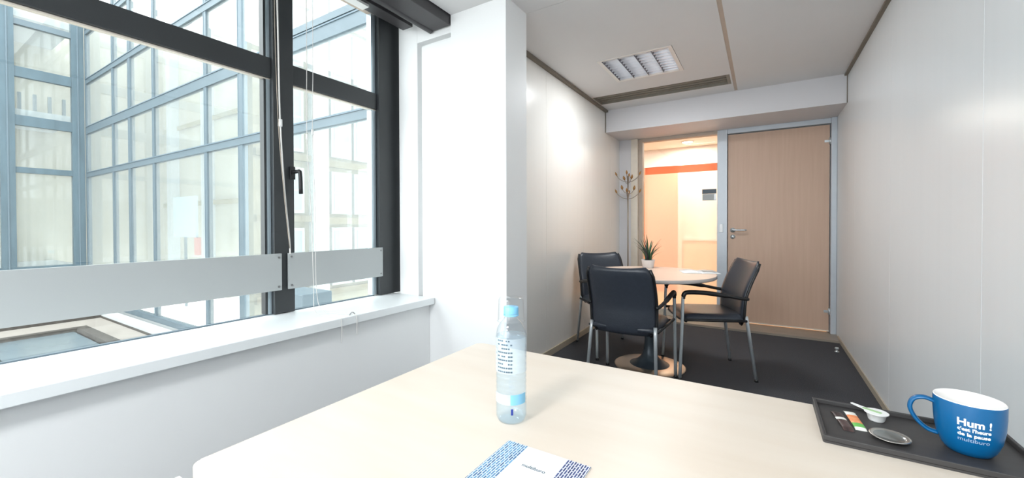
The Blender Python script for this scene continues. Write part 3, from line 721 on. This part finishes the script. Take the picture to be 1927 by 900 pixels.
# ------------------------------------------------------------------ round table
tb = tag(empty('round_table', (-0.755, 3.30, 0)), 'round pale wood table on a trumpet steel pedestal near the door', 'table')
bm = bmesh.new(); lathe(bm, [(0, 0.741), (0.475, 0.741), (0.478, 0.739)], 72); link('tabletop', bm, 'table', tb, False)
bm = bmesh.new(); lathe(bm, [(0.478, 0.739), (0.480, 0.735), (0.480, 0.719), (0.474, 0.714), (0, 0.714)], 72); link('edge_band', bm, 'table_edge', tb, True)
bm = bmesh.new(); lathe(bm, [(0, 0.0), (0.268, 0.0), (0.270, 0.004), (0.262, 0.008), (0.15, 0.016), (0, 0.018)], 64); link('base', bm, 'base_metal', tb, True)
bm = bmesh.new(); lathe(bm, [(0.150, 0.0165), (0.105, 0.035), (0.068, 0.070), (0.046, 0.120), (0.037, 0.18), (0.036, 0.66), (0.036, 0.70)], 40); link('column', bm, 'column', tb, True)
bm = bmesh.new(); addbox(bm, -0.24, 0.24, -0.02, 0.02, 0.698, 0.714); addbox(bm, -0.02, 0.02, -0.24, 0.24, 0.698, 0.713); link('bracket', bm, 'black', tb)

# plant pot on the table
pl = tag(empty('potted_plant', (-0.845, 3.64, 0.741)), 'small spiky green plant in a white pot on the round table', 'plant')
bm = bmesh.new(); lathe(bm, [(0, 0), (0.042, 0), (0.046, 0.004), (0.056, 0.066), (0.0585, 0.07), (0.0535, 0.07), (0.051, 0.062), (0, 0.062)], 36); link('pot', bm, 'pot', pl, True)
bm = bmesh.new(); lathe(bm, [(0.0, 0.0635), (0.0505, 0.0635)], 24); link('soil', bm, 'soil', pl)
def blade(parent, base, az, lean, L, wd, m, nm='leaf'):
    bm = bmesh.new(); n = 7; L_ = []; c, s = math.cos(az), math.sin(az); prev = None
    for i in range(n+1):
        t = i/n; out = lean*L*t*t*0.9+0.01*t; zz = L*t*(1-0.25*lean*t)
        ww = wd*(0.7+0.6*t-1.25*t*t)+0.0006
        p = Vector(base)+Vector((c*out, s*out, zz)); q = Vector((-s, c, 0))*ww
        row = [bm.verts.new(p-q), bm.verts.new(p+Vector((c, s, 0))*(-0.3*ww)), bm.verts.new(p+q)]
        if prev:
            bm.faces.new((prev[0], prev[1], row[1], row[0])); bm.faces.new((prev[1], prev[2], row[2], row[1]))
        prev = row
    return link(nm, bm, m, parent, True)
rnd = random.Random(3)
for k in range(34):
    az = rnd.random()*2*PI; r0 = rnd.random()*0.03
    blade(pl, (r0*math.cos(az), r0*math.sin(az), 0.062), az, rnd.uniform(0.1, 0.95), rnd.uniform(0.10, 0.17) if k < 18 else rnd.uniform(0.17, 0.27), rnd.uniform(0.005, 0.010), 'leaf' if k % 3 else 'leaf2')
pa = tag(empty('magazine', (-0.42, 3.50, 0.741), math.radians(18)), 'pale open magazine lying on the round table', 'magazine')
for s in (-1, 1):
    bm = bmesh.new(); rows = []
    for i in range(9):
        t = i/8; x = s*t*0.135; zz = 0.002+0.010*math.sin(PI*min(1, t*1.1))*(1-t*0.4)
        rows.append([bm.verts.new((x, -0.105, zz)), bm.verts.new((x, 0.105, zz)), bm.verts.new((x, 0.105, 0.0005)), bm.verts.new((x, -0.105, 0.0005))])
    for a, b in zip(rows, rows[1:]):
        for k in range(4): bm.faces.new((a[k], a[(k+1) % 4], b[(k+1) % 4], b[k]))
    bm.faces.new(rows[0][::-1]); bm.faces.new(rows[-1]); bmesh.ops.recalc_face_normals(bm, faces=bm.faces[:])
    link('page_block', bm, 'paper', pa, True)
bm = bmesh.new(); addbox(bm, 0.02, 0.11, -0.07, 0.06, 0.0125, 0.0129); 
link('page_picture', bm, 'guard', pa)

# ------------------------------------------------------------------ chairs
def make_chair(label):
    t = tag(empty('conference_chair'), label, 'chair', 'black conference chairs around the round table')
    # seat cushion
    bm = bmesh.new(); nx, ny = 14, 14; top = {}; bot = {}
    for i in range(nx+1):
        for j in range(ny+1):
            u, v_ = i/nx*2-1, j/ny*2-1
            x = 0.232*u*(1-0.05*(v_ < 0)*abs(v_)); y = 0.235*v_
            e = (1-abs(u)**6)*(1-abs(v_)**6)
            rr = 1-0.06*(abs(u)**4*abs(v_)**4)
            z = 0.440+0.034*e**0.4 - 0.022*max(0, v_-0.55)**2/0.2 - 0.008*(1-u*u)*(1-v_*v_)
            top[i, j] = bm.verts.new((x*rr, y*rr, z)); bot[i, j] = bm.verts.new((x*rr*0.985, y*rr*0.985, 0.418 + (0.01 if v_ > 0.8 else 0)))
    for i in range(nx):
        for j in range(ny):
            bm.faces.new((top[i, j], top[i+1, j], top[i+1, j+1], top[i, j+1])); bm.faces.new((bot[i, j], bot[i, j+1], bot[i+1, j+1], bot[i+1, j]))
    for i in range(nx):
        bm.faces.new((top[i, 0], bot[i, 0], bot[i+1, 0], top[i+1, 0])); bm.faces.new((top[i, ny], top[i+1, ny], bot[i+1, ny], bot[i, ny]))
    for j in range(ny):
        bm.faces.new((top[0, j], top[0, j+1], bot[0, j+1], bot[0, j])); bm.faces.new((top[nx, j], bot[nx, j], bot[nx, j+1], top[nx, j+1]))
    bmesh.ops.recalc_face_normals(bm, faces=bm.faces[:]); link('seat', bm, 'leather', t, True)
    # backrest: curved shell, rounded top corners, S profile
    def back_pt(u, v_, off):
        zz = 0.392+0.448*v_
        hw = 0.222 - 0.012*(1-v_)**2 - 0.014*v_**3 - 0.035*(max(0, 0.16-v_)/0.16)**1.5
        c = max(0, v_-0.88)/0.12
        hw2 = hw - 0.035*(1-math.sqrt(max(0, 1-c*c)))
        x = hw2*u
        y = -0.200 - 0.010*math.sin(v_*PI) - 0.235*max(0, v_-0.36)**1.5 - 0.015 + 0.028*u*u - 0.004
        return Vector((x, y+off, zz + 0.012*u*u*max(0, v_-0.9)/0.1))
    bm = bmesh.new(); nu, nv = 16, 18; F = {}; B = {}
    for i in range(nu+1):
        for j in range(nv+1):
            u, v_ = i/nu*2-1, j/nv
            e = ((1-abs(u)**8)*(1-abs(v_*2-1)**10))
            th = 0.006+0.014*max(0, e)**0.5
            F[i, j] = bm.verts.new(back_pt(u, v_, th)); B[i, j] = bm.verts.new(back_pt(u, v_, -th))
    for i in range(nu):
        for j in range(nv):
            bm.faces.new((F[i, j], F[i, j+1], F[i+1, j+1], F[i+1, j])); bm.faces.new((B[i, j], B[i+1, j], B[i+1, j+1], B[i, j+1]))
    for i in range(nu):
        bm.faces.new((F[i, 0], F[i+1, 0], B[i+1, 0], B[i, 0])); bm.faces.new((F[i, nv], B[i, nv], B[i+1, nv], F[i+1, nv]))
    for j in range(nv):
        bm.faces.new((F[0, j], B[0, j], B[0, j+1], F[0, j+1])); bm.faces.new((F[nu, j], F[nu, j+1], B[nu, j+1], B[nu, j]))
    bmesh.ops.recalc_face_normals(bm, faces=bm.faces[:]); link('backrest', bm, 'leather', t, True)
    for s in (-1, 1):
        # side tube of the back frame
        bm = bmesh.new(); tube(bm, [back_pt(s*1.02, v_, -0.006) for v_ in [k/12*0.97 for k in range(13)]], 0.0095, 8); link('back_frame', bm, 'black', t, True)
        # rear leg
        bm = bmesh.new(); tube(bm, [(s*0.232, -0.275, 0.012), (s*0.214, -0.222, 0.41), (s*0.212, -0.215, 0.46)], [0.0105, 0.012, 0.012], 12); lg = link('leg', bm, 'chrome', t, True)
        bm = bmesh.new(); tube(bm, [(s*0.2325, -0.2765, 0.0), (s*0.232, -0.275, 0.018)], [0.0125, 0.0125], 12); link('foot_cap', bm, 'black', lg, True)
        # front leg runs up to the armrest
        bm = bmesh.new(); tube(bm, smoothpath([(s*0.256, 0.250, 0.012), (s*0.252, 0.235, 0.35), (s*0.250, 0.228, 0.58), (s*0.250, 0.220, 0.606)], 4), 0.0115, 12); lg = link('leg', bm, 'chrome', t, True)
        bm = bmesh.new(); tube(bm, [(s*0.256, 0.2505, 0.0), (s*0.256, 0.250, 0.018)], 0.0135, 12); link('foot_cap', bm, 'black', lg, True)
        # armrest
        bm = bmesh.new(); pts = smoothpath([(s*0.250, 0.224, 0.585), (s*0.250, 0.220, 0.617), (s*0.251, 0.190, 0.632), (s*0.254, 0.08, 0.630), (s*0.250, -0.06, 0.612), (s*0.236, -0.17, 0.592), (s*0.222, -0.225, 0.585)], 5)
        tube(bm, pts, [0.013]*3+[0.0165 if 3 <= i < len(pts)*0.65 else 0.012 for i in range(3, len(pts))], 10); link('armrest', bm, 'black', t, True)
        bm = bmesh.new(); tube(bm, [(s*0.225, -0.215, 0.428), (s*0.248, 0.228, 0.432)], 0.010, 8); link('seat_rail', bm, 'black', t, True)
    bm = bmesh.new(); tube(bm, [(-0.248, 0.205, 0.424), (0.248, 0.205, 0.424)], 0.010, 8); link('stretcher', bm, 'black', t, True)
    bm = bmesh.new(); tube(bm, [(-0.213, -0.215, 0.424), (0.213, -0.215, 0.424)], 0.010, 8); link('stretcher', bm, 'black', t, True)
    return t
ch = make_chair('black office armchair with its back to the desk, in front of the round table')
ch.location = (-0.788, 2.89, 0); ch.rotation_euler = (0, 0, 0)
c2 = copy_tree(ch); c2.location = (-0.375, 3.44, 0); c2.rotation_euler = (0, 0, math.atan2(-0.41, -0.912)-PI/2)
c2['label'] = 'black armchair seen from the side, between the round table and the wooden door'
c3 = copy_tree(ch); c3.location = (-1.137, 3.565, 0); c3.rotation_euler = (0, 0, math.atan2(-0.73, 0.68)-PI/2)
c3['label'] = 'black armchair against the left partition, half hidden behind the nearest chair'

# ------------------------------------------------------------------ coat rack
cr = tag(empty('coat_rack', (-1.345, 4.79, 0.0), math.radians(10)), 'slim standing coat rack with curved arms and bronze leaf tips in the corner', 'coat rack')
bm = bmesh.new(); lathe(bm, [(0, 0), (0.135, 0), (0.137, 0.005), (0.12, 0.010), (0.02, 0.018), (0, 0.018)], 40); link('base', bm, 'rack', cr, True)
bm = bmesh.new(); tube(bm, [(0, 0, 0.015), (0, 0, 1.69)], 0.008, 12); link('pole', bm, 'rack', cr, True)
def leaf_tip(parent, p, d, L=0.055, w_=0.018):
    bm = bmesh.new(); p = Vector(p); d = Vector(d).normalized()
    pts = [p+d*L*t for t in (0, 0.15, 0.35, 0.6, 0.85, 1.0)]
    tube(bm, pts, [0.003, w_*0.35, w_*0.62, w_*0.58, w_*0.28, 0.001], 10)
    return link('leaf_tip', bm, 'brass', parent, True)
for z0, dz, R in ((1.44, 0.07, 0.125), (1.64, 0.075, 0.125)):
    for k in range(4):
        a = k*PI/2
        c, s = math.cos(a), math.sin(a)
        bm = bmesh.new(); pts = smoothpath([(0, 0, z0-0.02), (c*R*0.35, s*R*0.35, z0-0.012), (c*R*0.75, s*R*0.75, z0+0.018), (c*R, s*R, z0+dz-0.02)], 5)
        tube(bm, pts, 0.0042, 8); ar = link('arm', bm, 'rack', cr, True)
        leaf_tip(ar, pts[-1], (c*0.45, s*0.45, 1.0))
for (x, z, dx) in ((-0.035, 1.655, -0.3), (0.035, 1.665, 0.3), (-0.062, 1.545, -0.2), (0.066, 1.535, 0.2)):
    bm = bmesh.new(); tube(bm, smoothpath([(0, 0, z-0.06), (x*0.6, -0.004, z-0.045), (x, -0.006, z-0.01)], 4), 0.0032, 8); ar = link('arm', bm, 'rack', cr, True)
    leaf_tip(ar, (x, -0.006, z-0.015), (dx, 0, 1), 0.06, 0.024)

# ------------------------------------------------------------------ outdoors: courtyard
TZR = -1.5
struct('terrace', 'terrace', -24, -2.45, -12, 3.98, TZR-0.2, TZR)
gv = struct('trim_8', 'gravel', -16.35, -16.05, -12, 3.7, TZR, TZR+0.10)
pk = tag(empty('roof_curb', (-13.5, 3.78, TZR)), 'white kerb running along the foot of the glazed facade outside', 'kerb')
bm = bmesh.new(); addbox(bm, -3.0, 9.5, -0.12, 0.10, 0, 0.16, 0.01); link('coping', bm, 'ext_white', pk)
bm = bmesh.new(); addbox(bm, -3.0, 9.5, -0.14, -0.121, 0, 0.05); link('flashing', bm, 'gravel', pk)
sk = tag(empty('skylight', (-12.6, 0.0, TZR)), 'low flat rooflight with dark side on the pale terrace outside', 'skylight')
bm = bmesh.new(); addbox(bm, -1.25, -1.05, -8, 2.9, 0, 0.22); addbox(bm, -1.05, 1.2, 2.7, 2.9, 0, 0.22); link('upstand', bm, 'gravel', sk)
for k in range(7):
    bm = bmesh.new(); addbox(bm, -1.04, 1.2, 2.65-1.3*(k+1)+0.03, 2.65-1.3*k, 0.12, 0.15); link('pane', bm, 'ext_pane', sk)
ru = tag(empty('rooftop_unit', (-5.25, 3.15, TZR)), 'grey-topped rooftop unit outside behind the narrow window pane', 'unit')
bm = bmesh.new(); addbox(bm, -0.28, 0.30, -0.18, 0.18, 0, 1.53, 0.01); link('casing', bm, 'ext_white', ru)
bm = bmesh.new(); addbox(bm, -0.31, 0.33, -0.21, 0.21, 1.531, 1.74, 0.01); link('hood', bm, 'ext_frame', ru)

# glazed facade facing the room end (plane y = 4)
ga = tag(empty('glazed_building', (-10.5, 4.0, TZR)), 'long glazed courtyard facade receding to the left outside the window', 'building')
def gp(name, m, x0, x1, y0, y1, z0, z1, par, kind=None):
    lx, ly, lz = par.location
    bm = bmesh.new(); addbox(bm, x0-lx, x1-lx, y0-ly, y1-ly, z0-lz, z1-lz); return link(name, bm, m, par)
AX = [-18.75, -16.15, -14.8, -13.1, -10.2, -8.7, -7.85, -4.1, -2.6]
AZ = [-1.25, -0.35, 2.78, 4.22, 5.80, 7.4, 9.0]
for x in AX:
    wv = 0.15 if x in (-14.8, -8.7) else 0.10
    gp('mullion', 'ext_frame', x-wv/2, x+wv/2, 3.98, 4.08, -1.25, 9.0, ga)
    gp('seal', 'ext_line', x-wv/2-0.018, x-wv/2, 3.975, 4.06, -1.25, 9.0, ga)
for i, z in enumerate(AZ):
    if i == 1: continue
    hh = 0.16 if i != 3 else 0.24
    gp('transom', 'ext_frame', -18.7, -2.6, 3.97, 4.07, z-hh/2, z+hh/2, ga)
    gp('seal', 'ext_line', -18.7, -2.6, 3.955, 3.969, z+hh/2-0.025, z+hh/2, ga)
gp('transom', 'ext_frame', -7.8, -2.6, 3.955, 4.10, 4.36, 4.47, ga)
for a, b in zip(AX, AX[1:]):
    zz = [AZ[0]]+AZ[2:]
    for c, d in zip(zz, zz[1:]):
        gp('pane', 'ext_glass', a+0.06, b-0.06, 4.01, 4.02, c+0.08, d-0.08, ga)
gp('plinth', 'ext_white', -18.7, -2.6, 3.99, 4.12, TZR-0.1, -1.33, ga)

# left glazed facade (plane x = -18.9)
gb = tag(empty('glazed_building', (-18.9, 0.0, TZR)), 'glazed block with heavy blue posts facing the window at far left', 'building')
BY = [-6.3, -3.4, -0.9, 0.6, 2.37, 3.82]
for y in BY:
    gp('post', 'ext_frame_dark', -18.98, -18.80, y-0.14, y+0.14, TZR, 9.0, gb)
    gp('seal', 'ext_line', -18.80, -18.785, y-0.02, y+0.01, TZR, 9.0, gb)
BZ = [-0.2, 2.8, 4.28, 5.72, 7.2, 8.9]
for i, z in enumerate(BZ):
    hh = 0.30 if i in (2, 3) else 0.17
    gp('transom', 'ext_frame_dark' if i in (0, 1, 2, 3) else 'ext_frame', -18.97, -18.82, -6.3, 3.82, z-hh/2, z+hh/2, gb)
for a, b in zip(BY, BY[1:]):
    for c, d in zip([TZR]+BZ, BZ):
        gp('pane', 'ext_glass', -18.91, -18.90, a+0.14, b-0.14, c+0.05, d-0.05, gb)
# things inside the left block, seen through its glass
cm = tag(empty('courtyard_block', (-22.0, 0, TZR)), 'cream inner wall seen through the far left glazing', 'building')
gp('wall', 'cream', -22.1, -21.9, -8, 12, TZR, 9.0, cm)
for z in (-0.2, 4.6, 7.6):
    gp('floor_edge', 'ext_white', -21.9, -19.2, -8, 3.8, z-0.12, z+0.08, cm)
for k in range(6):
    gp('slat', 'ext_frame', -21.2, -21.1, 2.2+k*0.34, 2.28+k*0.34, 4.68, 5.6, cm)

# beige masonry wing beyond the glazed facade, windows built one by one
bb = tag(empty('beige_building', (-9.0, 9.0, TZR)), 'beige masonry wing with white windows beyond the narrow right pane', 'building')
WY = [(5.0, 5.15), (5.65, 6.05)]
gp('wall', 'wing_cream', -9.6, -9.1, 4.4, 16, TZR, 9.0, bb)
gp('pilaster', 'wing_white', -9.1, -8.9, 5.62, 6.02, TZR, 9.0, bb)
for z in (-0.6, 1.15, 2.55, 4.5, 6.1):
    gp('lintel', 'wing_tan', -9.1, -8.98, 6.02, 16, z, z+0.16, bb)
    gp('lintel', 'wing_tan', -9.1, -8.98, 4.4, 5.62, z+0.05, z+0.20, bb)
for (z0, z1) in ((-0.42, 1.12), (1.34, 2.5), (2.74, 4.45), (4.70, 6.05), (6.3, 8.0)):
    y = 4.5
    for (y0, y1) in ((4.65, 5.45), (6.15, 6.72), (6.80, 7.35), (7.9, 8.5), (8.6, 9.2), (9.9, 10.6), (10.7, 11.4)):
        fr_ = gp('window', 'wing_white', -9.09, -8.99, y0, y1, z0+0.06, z1-0.06, bb)
        lx, ly, lz = bb.location
        bm = bmesh.new(); mid = (z0+z1)/2
        for (c, d) in ((z0+0.13, mid-0.03), (mid+0.03, z1-0.13)):
            addbox(bm, -8.985+9.0, -8.98+9.0, y0+0.07-ly, y1-0.07-ly, c-lz, d-lz)
        link('pane', bm, 'wing_pane', fr_)
# pale back wall of the glazed hall and the notice on it
hw = tag(empty('hall_wall', (-14.0, 7.0, TZR)), 'pale cream back wall inside the glazed hall outside', 'wall')
gp('wall', 'cream', -21.9, -9.6, 7.0, 7.2, TZR, 9.0, hw)
for x in (-20.5, -17.4, -14.2, -11.4):
    gp('column', 'ext_white', x-0.18, x+0.18, 6.7, 7.0, TZR, 9.0, hw)
for z in (1.9, 5.0):
    gp('lintel', 'tan_band', -21.8, -9.6, 6.93, 7.0, z, z+0.16, hw)
nb = tag(empty('notice_board', (-15.85, 5.6, 0.75)), 'pale square notice on a stand behind the courtyard glass', 'sign')
bm = bmesh.new(); addbox(bm, -0.85, 0.85, -0.03, 0.03, 0.0, 1.3, 0.005); link('board', bm, 'poster', nb)
bm = bmesh.new(); addbox(bm, -0.04, 0.04, -0.03, 0.03, -2.25, 0.0); link('post', bm, 'ext_frame', nb)
bm = bmesh.new(); addbox(bm, 0.75, 1.0, -0.05, 0.05, -0.55, 0.0, 0.01); link('red_box', bm, 'red', nb)
